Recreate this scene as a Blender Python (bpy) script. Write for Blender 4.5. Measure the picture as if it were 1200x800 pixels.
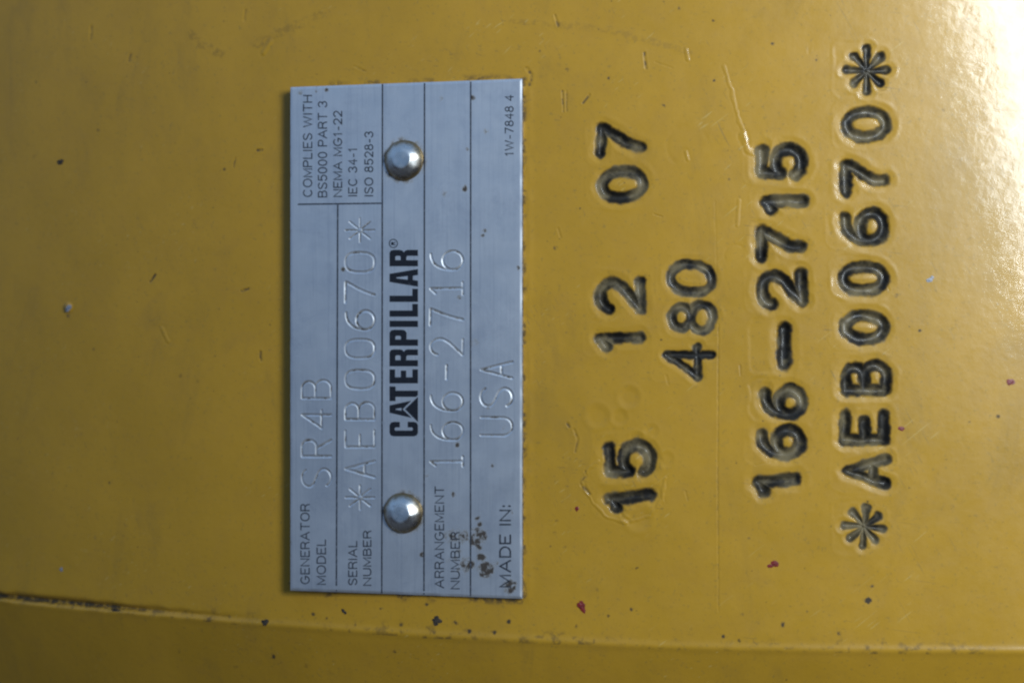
import bpy, math, random
import numpy as np
from mathutils import Vector

for o in list(bpy.data.objects):
    bpy.data.objects.remove(o, do_unlink=True)
scene = bpy.context.scene
COL = scene.collection
MM = 0.001
rng = np.random.RandomState(7)
random.seed(7)

# ------------------------------------------------------------------ camera
FPX = 1780.0                       # focal length in photo pixels (photo 1200 x 800)
cam = bpy.data.cameras.new('camera')
cam.sensor_width = 36.0
cam.lens = FPX / 1200.0 * 36.0
cam.clip_start = 0.005
cam.clip_end = 50.0
cam.dof.use_dof = True
cam.dof.focus_distance = 0.290
cam.dof.aperture_fstop = 10.0
camo = bpy.data.objects.new('camera', cam)
camo.rotation_euler = (math.radians(90), 0, 0)
COL.objects.link(camo)
scene.camera = camo
scene.render.engine = 'CYCLES'
scene.cycles.pixel_filter_type = 'BLACKMAN_HARRIS'
scene.cycles.filter_width = 2.3      # the photograph is a little soft
scene.render.resolution_x = 1024
scene.render.resolution_y = 682

# ------------------------------------------------------------------ world: dull overcast light, darker towards the ground
world = bpy.data.worlds.new('World')
scene.world = world
world.use_nodes = True
nt = world.node_tree
bg = nt.nodes['Background']
tc = nt.nodes.new('ShaderNodeTexCoord')
sx = nt.nodes.new('ShaderNodeSeparateXYZ')
mr = nt.nodes.new('ShaderNodeMapRange')
mr.interpolation_type = 'SMOOTHSTEP'
mr.inputs['From Min'].default_value = -0.35
mr.inputs['From Max'].default_value = 0.42
mx = nt.nodes.new('ShaderNodeMix'); mx.data_type = 'RGBA'
mx.inputs[6].default_value = (0.045, 0.052, 0.070, 1)
mx.inputs[7].default_value = (0.225, 0.370, 0.630, 1)
nt.links.new(tc.outputs['Generated'], sx.inputs[0])
nt.links.new(sx.outputs['Z'], mr.inputs['Value'])
nt.links.new(mr.outputs[0], mx.inputs[0])
nt.links.new(mx.outputs[2], bg.inputs['Color'])
bg.inputs['Strength'].default_value = 0.70

# ------------------------------------------------------------------ the window / open door on the right that makes the big highlight
la = bpy.data.lights.new('window_light', 'AREA')
la.shape = 'RECTANGLE'
la.size, la.size_y = 0.21, 0.29
la.energy = 6.6
la.color = (0.87, 0.955, 1.0)
lo = bpy.data.objects.new('window_light', la)
lo.location = (0.341, -0.22, 0.172)
lo.rotation_euler = (math.radians(90), 0, math.radians(0))   # set below: faces +Y
lo.rotation_euler = Vector((0.22, 1.0, 0.38)).to_track_quat('-Z', 'Z').to_euler()
COL.objects.link(lo)

scene.view_settings.view_transform = 'Standard'
scene.view_settings.look = 'None'
scene.view_settings.exposure = 0.0
scene.view_settings.gamma = 1.0

# ------------------------------------------------------------------ helpers
RC, XC, YN = 430.0, 80.0, 281.0       # casing radius, axis x, nearest depth (mm)
YC = YN + RC


def ray(px, py):
    return np.array([(px - 600.0) / FPX, 1.0, (400.0 - py) / FPX])


def px2cas(px, py):
    """photo position -> (arc length, height) in mm on the casing, as measured from the photograph"""
    d = ray(px, py)
    a = d[0] ** 2 + 1
    b = -2 * (d[0] * XC + YC)
    c = XC ** 2 + YC ** 2 - RC ** 2
    t = (-b - math.sqrt(b * b - 4 * a * c)) / (2 * a)
    x = d[0] * t
    th = math.asin((x - XC) / RC)
    return RC * th, d[2] * t


def cas_xyz(s, z, h):
    th = s / RC
    r = RC + h
    return XC + r * np.sin(th), YC - r * np.cos(th), z


ALPHA = math.radians(12.0)
PC = np.array([-20.9, 291.7, 0.4])
PS = np.array([math.cos(ALPHA), -math.sin(ALPHA), 0.0])
PT = np.array([0, 0, 1.0])
PN = np.cross(PS, PT)


def px2pl(px, py):
    d = ray(px, py)
    t = PC.dot(PN) / d.dot(PN)
    v = d * t - PC
    return v.dot(PS), v.dot(PT)


def sstep(a, b, x):
    t = np.clip((x - a) / (b - a), 0, 1)
    return t * t * (3 - 2 * t)


def vnoise(x, y, seed):
    """smooth value noise on coordinate arrays"""
    r = np.random.RandomState(seed).rand(256, 256)
    xi = np.floor(x).astype(int); yi = np.floor(y).astype(int)
    fx = x - xi; fy = y - yi
    fx = fx * fx * (3 - 2 * fx); fy = fy * fy * (3 - 2 * fy)
    g = lambda i, j: r[i & 255, j & 255]
    return ((g(xi, yi) * (1 - fx) + g(xi + 1, yi) * fx) * (1 - fy)
            + (g(xi, yi + 1) * (1 - fx) + g(xi + 1, yi + 1) * fx) * fy)


def fbm(x, y, seed, n=3):
    v = 0; a = 1; t = 0
    for i in range(n):
        v = v + a * vnoise(x * 2 ** i, y * 2 ** i, seed + i); t += a; a *= 0.5
    return v / t - 0.5


def seg_dist(X, Z, a, b):
    ax, az = a; bx, bz = b
    dx, dz = bx - ax, bz - az
    L = dx * dx + dz * dz + 1e-12
    t = np.clip(((X - ax) * dx + (Z - az) * dz) / L, 0, 1)
    return np.hypot(X - ax - t * dx, Z - az - t * dz), t


# ------------------------------------------------------------------ stroke alphabet (u to the right, v up, unit box)
def arc(cx, cy, rx, ry, a0, a1, n=22):
    return [(cx + rx * math.cos(math.radians(a0 + (a1 - a0) * i / n)),
             cy + ry * math.sin(math.radians(a0 + (a1 - a0) * i / n))) for i in range(n + 1)]


def sup(cx, cy, rx, ry, e, n=36):
    out = []
    for i in range(n + 1):
        a = 2 * math.pi * i / n
        c, s = math.cos(a), math.sin(a)
        out.append((cx + rx * math.copysign(abs(c) ** (2 / e), c), cy + ry * math.copysign(abs(s) ** (2 / e), s)))
    return out


def bez(p0, p1, p2, p3, n=14):
    o = []
    for i in range(n + 1):
        t = i / n; m = 1 - t
        o.append(tuple(m ** 3 * a + 3 * m * m * t * b + 3 * m * t * t * c + t ** 3 * d for a, b, c, d in zip(p0, p1, p2, p3)))
    return o


GL = {
    '0': [sup(.5, .5, .5, .5, 2.15)],
    '1': [[(.80, 0), (.80, 1)], [(.80, .97), (.10, .86)]],
    '2': [arc(.5, .70, .5, .30, 165, -20) + [(.78, .42), (.05, .0)], [(.05, 0), (1, 0)]],
    '4': [[(.74, 0), (.74, 1), (0, .32), (1, .32)]],
    '5': [[(.95, 1), (.12, 1), (.06, .53)], [(.06, .53)] + arc(.48, .33, .52, .33, 120, -150)],
    '6': [sup(.5, .31, .5, .31, 2), bez((.0, .31), (.0, .7), (.25, .98), (.86, .98))],
    '7': [[(0, 1), (1, 1)], bez((1, 1), (.80, .60), (.42, .45), (.40, 0))],
    '8': [sup(.5, .77, .40, .23, 2), sup(.5, .27, .5, .27, 2)],
    '-': [[(0, .5), (1, .5)]],
    'A': [[(0, 0), (.5, 1), (1, 0)], [(.2, .34), (.8, .34)]],
    'E': [[(1, 1), (0, 1), (0, 0), (1, 0)], [(0, .5), (.75, .5)]],
    'B': [[(0, 0), (0, 1)], [(0, 1), (.55, 1)] + arc(.55, .77, .38, .23, 90, -90) + [(0, .54)],
          [(0, .54), (.55, .54)] + arc(.58, .27, .42, .27, 90, -90) + [(0, 0)]],
    'S': [arc(.5, .76, .48, .24, 25, 180) + bez((.02, .76), (.02, .5), (.98, .52), (.98, .25)) + arc(.5, .25, .48, .25, 0, -160)],
    'R': [[(0, 0), (0, 1)], [(0, 1), (.6, 1)] + arc(.6, .75, .4, .25, 90, -90) + [(0, .5)], [(.5, .5), (1, 0)]],
    'U': [[(0, 1), (0, .3)] + arc(.5, .3, .5, .3, 180, 360) + [(1, 1)]],
}
# plate variants
GLP = dict(GL)
GLP['0'] = [sup(.5, .5, .5, .5, 2.7)]
GLP['1'] = [[(.55, 0), (.55, 1)], [(.55, 1), (.15, .84)], [(.05, 0), (1, 0)]]
GLP['7'] = [[(0, 1), (1, 1)], bez((1, 1), (.9, .8), (.55, .5), (.40, 0))]


def glyph_px(ch, cx, cy, H, W, table, rot=0.0):
    """polylines of a character in photo pixels: its top points left, it reads upwards"""
    out = []
    cr, sr = math.cos(rot), math.sin(rot)
    for pl in table[ch]:
        o = []
        for u, v in pl:
            x = (0.5 - v) * H; y = -(u - 0.5) * W
            o.append((cx + x * cr - y * sr, cy + x * sr + y * cr))
        out.append(o)
    return out


# ------------------------------------------------------------------ materials
def new_mat(name):
    m = bpy.data.materials.new(name); m.use_nodes = True
    t = m.node_tree
    return m, t, t.nodes['Principled BSDF']


def N(t, typ, **kw):
    n = t.nodes.new(typ)
    for k, v in kw.items():
        if k in n.inputs:
            n.inputs[k].default_value = v
        else:
            setattr(n, k, v)
    return n


def noise(t, scale, detail=3, rough=0.55, coord=None, dist=0.0):
    n = t.nodes.new('ShaderNodeTexNoise')
    n.inputs['Scale'].default_value = scale
    n.inputs['Detail'].default_value = detail
    n.inputs['Roughness'].default_value = rough
    n.inputs['Distortion'].default_value = dist
    if coord is not None:
        t.links.new(coord, n.inputs['Vector'])
    return n.outputs['Fac']


def ramp(t, sock, a, b, lo=0.0, hi=1.0):
    n = t.nodes.new('ShaderNodeMapRange')
    n.interpolation_type = 'SMOOTHSTEP'
    n.inputs['From Min'].default_value = a
    n.inputs['From Max'].default_value = b
    n.inputs['To Min'].default_value = lo
    n.inputs['To Max'].default_value = hi
    t.links.new(sock, n.inputs['Value'])
    return n.outputs[0]


def math_(t, op, a, b=None):
    n = t.nodes.new('ShaderNodeMath'); n.operation = op; n.use_clamp = op not in ('SUBTRACT',)
    for i, v in enumerate((a, b)):
        if v is None:
            continue
        if isinstance(v, (int, float)):
            n.inputs[i].default_value = v
        else:
            t.links.new(v, n.inputs[i])
    return n.outputs[0]


def mix(t, fac, a, b):
    n = t.nodes.new('ShaderNodeMix'); n.data_type = 'RGBA'
    if isinstance(fac, (int, float)):
        n.inputs[0].default_value = fac
    else:
        t.links.new(fac, n.inputs[0])
    for i, v in ((6, a), (7, b)):
        if isinstance(v, tuple):
            n.inputs[i].default_value = (*v, 1)
        else:
            t.links.new(v, n.inputs[i])
    return n.outputs[2]


def mixf(t, fac, a, b):
    n = t.nodes.new('ShaderNodeMix'); n.data_type = 'FLOAT'
    t.links.new(fac, n.inputs[0])
    for i, v in ((2, a), (3, b)):
        if isinstance(v, (int, float)):
            n.inputs[i].default_value = v
        else:
            t.links.new(v, n.inputs[i])
    return n.outputs[0]


def bump(t, sock, dist, strength, prev=None):
    n = t.nodes.new('ShaderNodeBump')
    n.inputs['Distance'].default_value = dist
    n.inputs['Strength'].default_value = strength
    t.links.new(sock, n.inputs['Height'])
    if prev is not None:
        t.links.new(prev, n.inputs['Normal'])
    return n.outputs[0]


def paint_material():
    m, t, b = new_mat('yellow_enamel')
    co = t.nodes.new('ShaderNodeNewGeometry').outputs['Position']
    ag = N(t, 'ShaderNodeAttribute', attribute_name='grime').outputs['Fac']
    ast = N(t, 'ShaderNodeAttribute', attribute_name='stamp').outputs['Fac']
    awo = N(t, 'ShaderNodeAttribute', attribute_name='worn').outputs['Fac']
    base = mix(t, ramp(t, noise(t, 38, 5, .65, co), .30, .70), (0.450, 0.250, 0.020), (0.510, 0.282, 0.024))
    base = mix(t, ramp(t, noise(t, 170, 3, .6, co, .6), .42, .75, 0, .35), base, (0.43, 0.235, 0.030))
    # old smears and rubbed-in dirt
    mpz = N(t, 'ShaderNodeMapping'); mpz.inputs['Scale'].default_value = (1, 1, .45); mpz.inputs['Rotation'].default_value = (0, .35, 0)
    t.links.new(co, mpz.inputs['Vector'])
    base = mix(t, ramp(t, noise(t, 70, 7, .72, mpz.outputs[0], .7), .50, .78, 0, .42), base, (0.27, 0.165, 0.035))
    # fine handling dirt and dust
    dust = ramp(t, noise(t, 1500, 2, .6, co), .58, .78, 0, .42)
    base = mix(t, dust, base, (0.20, 0.145, 0.045))
    # short fine scratches in three directions and scattered dirt specks
    for k, (rz, sc, w0) in enumerate(((.5, (3200, 3200, 160), .70), (-.9, (2600, 2600, 140), .71), (1.45, (3000, 3000, 120), .71))):
        mq = N(t, 'ShaderNodeMapping'); mq.inputs['Rotation'].default_value = (0, rz, 0)
        mp = N(t, 'ShaderNodeMapping'); mp.inputs['Scale'].default_value = sc
        t.links.new(co, mq.inputs['Vector']); t.links.new(mq.outputs[0], mp.inputs['Vector'])
        mk = math_(t, 'MULTIPLY', ramp(t, noise(t, 1, 1, .4, mp.outputs[0], .3), w0, w0 + .06), ramp(t, noise(t, 60, 2, .5, co), .48, .62))
        base = mix(t, math_(t, 'MULTIPLY', mk, .45), base, ((0.22, 0.15, 0.05), (0.60, 0.45, 0.16), (0.18, 0.12, 0.04))[k])
    for sc, rad, am in ((210, .075, .75), (420, .10, .55), (95, .035, .8)):
        vo = N(t, 'ShaderNodeTexVoronoi'); vo.inputs['Scale'].default_value = sc
        wob = N(t, 'ShaderNodeVectorMath', operation='ADD')
        nz = t.nodes.new('ShaderNodeTexNoise'); nz.inputs['Scale'].default_value = sc * 7
        t.links.new(co, nz.inputs['Vector'])
        scl = N(t, 'ShaderNodeVectorMath', operation='SCALE'); scl.inputs['Scale'].default_value = .16 / sc
        t.links.new(nz.outputs['Color'], scl.inputs[0])
        t.links.new(co, wob.inputs[0]); t.links.new(scl.outputs[0], wob.inputs[1])
        t.links.new(wob.outputs[0], vo.inputs['Vector'])
        sp = N(t, 'ShaderNodeSeparateColor'); t.links.new(vo.outputs['Color'], sp.inputs[0])
        lim = math_(t, 'MULTIPLY', ramp(t, sp.outputs[0], .50, 1.0), rad)
        dd = math_(t, 'SUBTRACT', lim, vo.outputs['Distance'])
        mk = ramp(t, dd, 0.0, rad * .5, 0, am)
        base = mix(t, mk, base, (0.075, 0.050, 0.022))
    dn = noise(t, 900, 4, .65, co)
    g1 = ramp(t, math_(t, 'MULTIPLY', ag, ramp(t, dn, .30, .60, .35, 1.5)), .15, .75)
    base = mix(t, g1, base, (0.055, 0.040, 0.022))
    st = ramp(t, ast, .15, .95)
    stc = mix(t, ramp(t, noise(t, 190, 4, .6, co), .40, .66), (0.020, 0.018, 0.015), (0.190, 0.150, 0.080))  # groove grime; its dark patches also stand in for shaded groove walls
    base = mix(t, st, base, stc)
    t.links.new(base, b.inputs['Base Color'])
    ro = mixf(t, ramp(t, noise(t, 220, 4, .6, co), .3, .7), .30, .40)
    ro = mixf(t, g1, ro, .65)
    ro = mixf(t, awo, ro, .44)
    t.links.new(ro, b.inputs['Roughness'])
    b.inputs['Specular IOR Level'].default_value = 0.36
    t.links.new(mixf(t, awo, .44, 0.10), b.inputs['Coat Weight'])
    t.links.new(ramp(t, noise(t, 300, 4, .6, co), .3, .7, .06, .12), b.inputs['Coat Roughness'])
    n1 = bump(t, noise(t, 520, 2, .5, co), .00005, .75)
    n2 = bump(t, noise(t, 2600, 3, .6, co), .00002, .6, n1)
    t.links.new(n2, b.inputs['Normal'])
    t.links.new(n2, b.inputs['Coat Normal'])
    return m


def plate_material():
    m, t, b = new_mat('brushed_aluminium')
    tcn = t.nodes.new('ShaderNodeTexCoord')
    co = tcn.outputs['Object']
    ag = N(t, 'ShaderNodeAttribute', attribute_name='grime').outputs['Fac']
    base = mix(t, ramp(t, noise(t, 90, 5, .65, co), .3, .7), (0.84, 0.86, 0.88), (0.90, 0.92, 0.94))
    sm = ramp(t, noise(t, 110, 7, .75, co, .5), .46, .76, 0, .55)
    base = mix(t, sm, base, (0.50, 0.55, 0.64))
    for sc, col, am in (((1500, 1500, 35), (0.62, 0.66, 0.72), .40), ((2600, 2600, 90), (0.98, 0.98, 0.98), .45)):
        mg = N(t, 'ShaderNodeMapping'); mg.inputs['Scale'].default_value = sc
        t.links.new(co, mg.inputs['Vector'])
        base = mix(t, ramp(t, noise(t, 1, 3, .6, mg.outputs[0]), .50, .72, 0, am), base, col)
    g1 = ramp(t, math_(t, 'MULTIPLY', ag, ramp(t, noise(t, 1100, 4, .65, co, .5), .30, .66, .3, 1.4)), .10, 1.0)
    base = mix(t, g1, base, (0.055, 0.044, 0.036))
    t.links.new(base, b.inputs['Base Color'])
    met = mixf(t, ramp(t, g1, .45, 1.0), .90, 0.0)
    t.links.new(met, b.inputs['Metallic'])
    ro = mixf(t, ramp(t, noise(t, 150, 5, .65, co), .3, .7), .39, .45)
    ro = mixf(t, sm, ro, .47)
    ro = mixf(t, g1, ro, .8)
    t.links.new(ro, b.inputs['Roughness'])
    mp = N(t, 'ShaderNodeMapping'); mp.inputs['Scale'].default_value = (7000, 7000, 120)
    t.links.new(co, mp.inputs['Vector'])
    n1 = bump(t, noise(t, 1, 2, .5, mp.outputs[0]), .000006, .5)
    n2 = bump(t, noise(t, 420, 4, .6, co), .00001, .45, n1)
    t.links.new(n2, b.inputs['Normal'])
    return m


def ink_material():
    m, t, b = new_mat('black_print')
    co = t.nodes.new('ShaderNodeTexCoord').outputs['Object']
    base = mix(t, ramp(t, noise(t, 1600, 3, .7, co), .50, .74), (0.018, 0.022, 0.032), (0.16, 0.18, 0.22))
    t.links.new(base, b.inputs['Base Color'])
    b.inputs['Roughness'].default_value = .5
    return m


def logo_material():
    m, t, b = new_mat('black_logo_print')
    co = t.nodes.new('ShaderNodeTexCoord').outputs['Object']
    base = mix(t, ramp(t, noise(t, 1200, 3, .7, co), .62, .80), (0.008, 0.010, 0.016), (0.10, 0.11, 0.14))
    t.links.new(base, b.inputs['Base Color'])
    b.inputs['Roughness'].default_value = .45
    return m


def rivet_material():
    m, t, b = new_mat('zinc_rivet')
    co = t.nodes.new('ShaderNodeTexCoord').outputs['Object']
    base = mix(t, ramp(t, noise(t, 500, 4, .6, co), .35, .7), (0.80, 0.80, 0.77), (0.90, 0.90, 0.88))
    sp = N(t, 'ShaderNodeSeparateXYZ'); t.links.new(co, sp.inputs[0])
    cx = N(t, 'ShaderNodeCombineXYZ'); t.links.new(sp.outputs[0], cx.inputs[0]); t.links.new(sp.outputs[2], cx.inputs[1])
    ln = N(t, 'ShaderNodeVectorMath', operation='LENGTH'); t.links.new(cx.outputs[0], ln.inputs[0])
    rad = N(t, 'ShaderNodeMath', operation='MULTIPLY_ADD'); rad.inputs[1].default_value = 1000.0
    t.links.new(ln.outputs['Value'], rad.inputs[0])
    rn = N(t, 'ShaderNodeMath', operation='MULTIPLY'); rn.inputs[1].default_value = 1.6
    t.links.new(noise(t, 650, 4, .65, co), rn.inputs[0]); t.links.new(rn.outputs[0], rad.inputs[2])
    pat = ramp(t, rad.outputs[0], 3.2, 4.6, 0, .95)      # browner towards the skirt of the head
    base = mix(t, pat, base, (0.26, 0.175, 0.070))
    t.links.new(base, b.inputs['Base Color'])
    b.inputs['Metallic'].default_value = 1.0
    t.links.new(ramp(t, noise(t, 700, 4, .6, co), .3, .7, .24, .40), b.inputs['Roughness'])
    t.links.new(bump(t, noise(t, 900, 3, .5, co), .00003, .35), b.inputs['Normal'])
    return m


def plain(name, c1, c2, rough, sc=1800):
    m, t, b = new_mat(name)
    co = t.nodes.new('ShaderNodeTexCoord').outputs['Object']
    t.links.new(mix(t, ramp(t, noise(t, sc, 3, .6, co), .35, .7), c1, c2), b.inputs['Base Color'])
    b.inputs['Roughness'].default_value = rough
    return m


M_PAINT = paint_material()
M_PLATE = plate_material()
M_INK = ink_material()
M_LOGO = logo_material()
M_RIVET = rivet_material()
M_RED = plain('red_paint', (0.23, 0.016, 0.014), (0.13, 0.02, 0.018), .45)
M_DIRT = plain('dark_dirt', (0.022, 0.018, 0.014), (0.06, 0.045, 0.03), .8)
M_PALE = plain('pale_chip', (0.34, 0.35, 0.37), (0.17, 0.19, 0.24), .4)


# ------------------------------------------------------------------ mesh helpers
def link(name, me, parent=None, mat=None):
    o = bpy.data.objects.new(name, me)
    COL.objects.link(o)
    if parent is not None:
        o.parent = parent
    if mat is not None and me is not None:
        me.materials.append(mat)
    return o


def empty(name, loc=(0, 0, 0), rz=0.0):
    o = bpy.data.objects.new(name, None)
    o.empty_display_size = 0.01
    o.location = loc; o.rotation_euler = (0, 0, rz)
    COL.objects.link(o)
    return o


def tag(o, label, cat, group=None):
    o['label'] = label; o['category'] = cat
    if group:
        o['group'] = group


def mesh_np(name, V, F, normals=None, attrs=None, smooth=True):
    """V (n,3) metres, F (m,4) quads, per-vertex normals and float attributes"""
    me = bpy.data.meshes.new(name)
    me.vertices.add(len(V))
    me.vertices.foreach_set('co', V.astype(np.float32).ravel())
    k = F.shape[1]
    me.loops.add(F.size)
    me.loops.foreach_set('vertex_index', F.astype(np.int32).ravel())
    me.polygons.add(len(F))
    me.polygons.foreach_set('loop_start', np.arange(0, F.size, k, dtype=np.int32))
    me.polygons.foreach_set('use_smooth', np.full(len(F), smooth))
    me.update(calc_edges=True)
    for an, av in (attrs or {}).items():
        a = me.attributes.new(an, 'FLOAT', 'POINT')
        a.data.foreach_set('value', av.astype(np.float32).ravel())
    if normals is not None:
        me.normals_split_custom_set_from_vertices(normals.astype(np.float32).tolist())
    return me


def sub_mesh(name, V, F, sel, nrm, attrs):
    f = F[sel]
    used, inv = np.unique(f, return_inverse=True)
    return mesh_np(name, V[used], inv.reshape(f.shape), nrm[used], {k: a[used] for k, a in attrs.items()})


def grid_normals(P):
    du = np.gradient(P, axis=0); dv = np.gradient(P, axis=1)
    n = np.cross(du, dv)
    return n / (np.linalg.norm(n, axis=2, keepdims=True) + 1e-12)


def spans(parts):
    out = [np.array([parts[0][0]])]
    for a, b, st in parts:
        n = max(1, int(round((b - a) / st)))
        out.append(np.linspace(a, b, n + 1)[1:])
    return np.concatenate(out)


# ================================================================== the yellow casing: one height field on a cylinder
casing = empty('generator_casing', (0, YN * MM, -0.06))
tag(casing, 'curved yellow painted generator casing with stamped numbers and a ridge along the bottom', 'casing')

pxs = lambda p: px2cas(p, 400)[0]
pyz = lambda p, at=900: px2cas(at, p)[1]
S = spans([(-560, -260, 12), (-260, pxs(-60), 2.0), (pxs(-60), pxs(640), .30), (pxs(640), pxs(1072), .145),
           (pxs(1072), pxs(1250), .42), (pxs(1250), 90, 2.0), (90, 480, 12)])
Z = spans([(-260, -72, 6), (-72, pyz(792), .5), (pyz(792), pyz(685), .2), (pyz(685), pyz(655), .30), (pyz(655), pyz(40), .145),
           (pyz(40), pyz(-25), .35), (pyz(-25), 75, 1.0), (75, 320, 8)])
SS, ZZ = np.meshgrid(S, Z, indexing='ij')
Hh = np.zeros_like(SS)
GR = np.zeros_like(SS)
ST = np.zeros_like(SS)
WO = np.zeros_like(SS)
LAB = -np.ones(SS.shape, int)


def window(s0, s1, z0, z1):
    i0, i1 = np.searchsorted(S, [s0, s1]); j0, j1 = np.searchsorted(Z, [z0, z1])
    return slice(max(i0 - 1, 0), i1 + 1), slice(max(j0 - 1, 0), j1 + 1)


PXM = 0.160     # mm per photo pixel, near the stamped columns

# gentle hand-painted waviness
Hh += 0.05 * fbm(SS / 23, ZZ / 23, 11, 2) + 0.014 * fbm(SS / 5.5, ZZ / 5.5, 21, 2)

# ---- stamped characters: (char, centre x, centre y, outer height, outer width, stroke radius, rotation, depth)
STAMPS = [
    ('7', 728, 167, 60, 42, 6.3, .10, .85), ('0', 729, 216, 60, 43, 6.6, -.10, .75),
    ('2', 727, 347, 60, 46, 6.6, 0, .85), ('1', 727, 400, 60, 27, 6.8, -.03, .90),
    ('5', 738, 538, 62, 46, 7.2, -.05, 1.05), ('1', 738, 586, 62, 28, 7.6, -.12, 1.0),
    ('0', 810, 326, 59, 44, 5.2, .08, .55), ('8', 811, 372, 58, 41, 5.0, 0, .60), ('4', 808, 424, 61, 44, 4.4, -.02, .60),
    ('5', 916, 190, 61, 45, 7.2, 0, .95), ('1', 919, 240, 57, 28, 7.4, -.02, .95), ('7', 916, 286, 60, 43, 7.0, .02, 1.0),
    ('2', 916, 339, 61, 48, 7.2, -.06, 1.0), ('-', 919, 406, 58, 58, 8.2, .0, 1.0), ('6', 918, 471, 58, 43, 7.2, 0, .95),
    ('6', 915, 518, 60, 42, 7.2, -.05, .95), ('1', 910, 567, 58, 29, 7.6, -.10, .95),
    ('*', 1016, 82, 58, 58, 5.0, 0.0, .60), ('0', 1015, 146, 59, 43, 6.8, -.03, .85), ('7', 1014, 209, 58, 44, 6.8, 0, .90),
    ('6', 1013, 266, 60, 45, 7.0, 0, .90), ('0', 1012, 326.5, 60, 42, 6.8, 0, .85), ('0', 1013, 383.5, 58, 41, 6.8, 0, .85),
    ('B', 1015, 442.5, 60, 42, 6.6, 0, .90), ('E', 1013, 501, 59, 42, 7.0, 0, .95), ('A', 1016, 552, 57, 42, 6.4, 0, .90),
    ('*', 1013, 617, 55, 55, 4.6, 0.1, .60),
]
for k, (ch, cx, cy, H, W, r, rot, dep) in enumerate(STAMPS):
    cs, cz = px2cas(cx, cy)
    R_ = (r + 1.4) * PXM
    wi = window(cs - 7.5, cs + 7.5, cz - 7.5, cz + 7.5)
    X, Y = SS[wi], ZZ[wi]
    # wobble keeps the strokes from looking machine-drawn
    Xw = X + .42 * fbm(X / 1.7, Y / 1.7, 100 + k, 3); Yw = Y + .42 * fbm(X / 2.6, Y / 2.6, 140 + k, 2)
    q = np.full(X.shape, 9.0)
    if ch == '*':
        for i in range(8):
            a = math.radians(45 * i) + rot
            rr = H / 2 * (1.0 if i % 2 == 0 else .93) * (0.94 + .1 * random.random())
            a0 = px2cas(cx + .08 * rr * math.cos(a), cy + .08 * rr * math.sin(a))
            a1 = px2cas(cx + (rr - r) * math.cos(a), cy + (rr - r) * math.sin(a))
            d, t = seg_dist(Xw, Yw, a0, a1)
            q = np.minimum(q, d / (R_ * (.45 + .55 * t)))
    else:
        for pl in glyph_px(ch, cx, cy, H - 2 * r, W - 2 * r, GL, rot):
            pts = [px2cas(*p) for p in pl]
            for a, b in zip(pts[:-1], pts[1:]):
                q = np.minimum(q, seg_dist(Xw, Yw, a, b)[0] / R_)
    tilt = 1 + random.uniform(-.3, .3) * (X - cs) / 5 + random.uniform(-.3, .3) * (Y - cz) / 4
    qn = q + .35 * fbm(X / 1.3, Y / 1.3, 220 + k, 2)
    prof = (.82 * (1 - sstep(.10, 1.04, q)) + .13 * (1 - sstep(.60, 1.85, qn))) * tilt * 1.25
    rim = np.exp(-((q - 1.85) / .35) ** 2)
    # shoulder of the punch pressed into the paint around the character, deeper on its upper (left) side
    hx, hz = (H / 2 + 3) * PXM, (W / 2 + 3.0) * PXM
    dx = np.abs(X - (cs - (3 + 6 * random.random()) * PXM)) - hx + 1.6
    dz = np.abs(Y - (cz + (random.random() * 5 - 1) * PXM)) - hz + 1.6
    sd = np.hypot(np.maximum(dx, 0), np.maximum(dz, 0)) + np.minimum(np.maximum(dx, dz), 0) - 1.6 + .7 * fbm(X / 2.0, Y / 2.0, 340 + k, 2)
    side = sstep(5.0, -5.5, X - cs)
    amp = max(0, -.05 + .14 * random.random()) * (0.35 if ch in '*8' else 1.0)
    Hh[wi] += -amp * (side ** 1.5) * (1 - sstep(-.35, .25, sd)) * sstep(.15, .65, vnoise(X / 3.5, Y / 3.5, 380 + k)) + .012 * side ** 2 * np.exp(-((sd - .45) / .3) ** 2)
    Hh[wi] += -dep * prof + .03 * rim * sstep(.25, .85, vnoise(X / 1.9, Y / 1.9, 60 + k))
    Hh[wi] += -.22 * prof * fbm(X / 1.9, Y / 1.9, 300 + k, 2)
    WO[wi] = np.maximum(WO[wi], 1 - sstep(1.1, 2.4, q))
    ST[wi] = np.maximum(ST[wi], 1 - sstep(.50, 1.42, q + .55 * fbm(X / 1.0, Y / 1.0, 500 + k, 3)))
    LAB[wi] = np.where((q < 1.0) & (ST[wi] >= 0), k, LAB[wi])

# ---- round hammer dents, scratches, paint runs, nicks
def dent(px, py, r, d, rim=.3):
    cs, cz = px2cas(px, py); r *= PXM
    wi = window(cs - 3 * r, cs + 3 * r, cz - 3 * r, cz + 3 * r)
    q = np.hypot(SS[wi] - cs, ZZ[wi] - cz) / r
    Hh[wi] += -d * (1 - sstep(.45, 1.05, q)) + rim * abs(d) * np.exp(-((q - 1.15) / .2) ** 2)


for a in [(737, 465, 13, .10), (700, 487, 14, .09), (726, 489, 10, .07), (763, 505, 9, .06), (780, 538, 10, .06), (745, 512, 8, .05)]:
    dent(*a)


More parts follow.
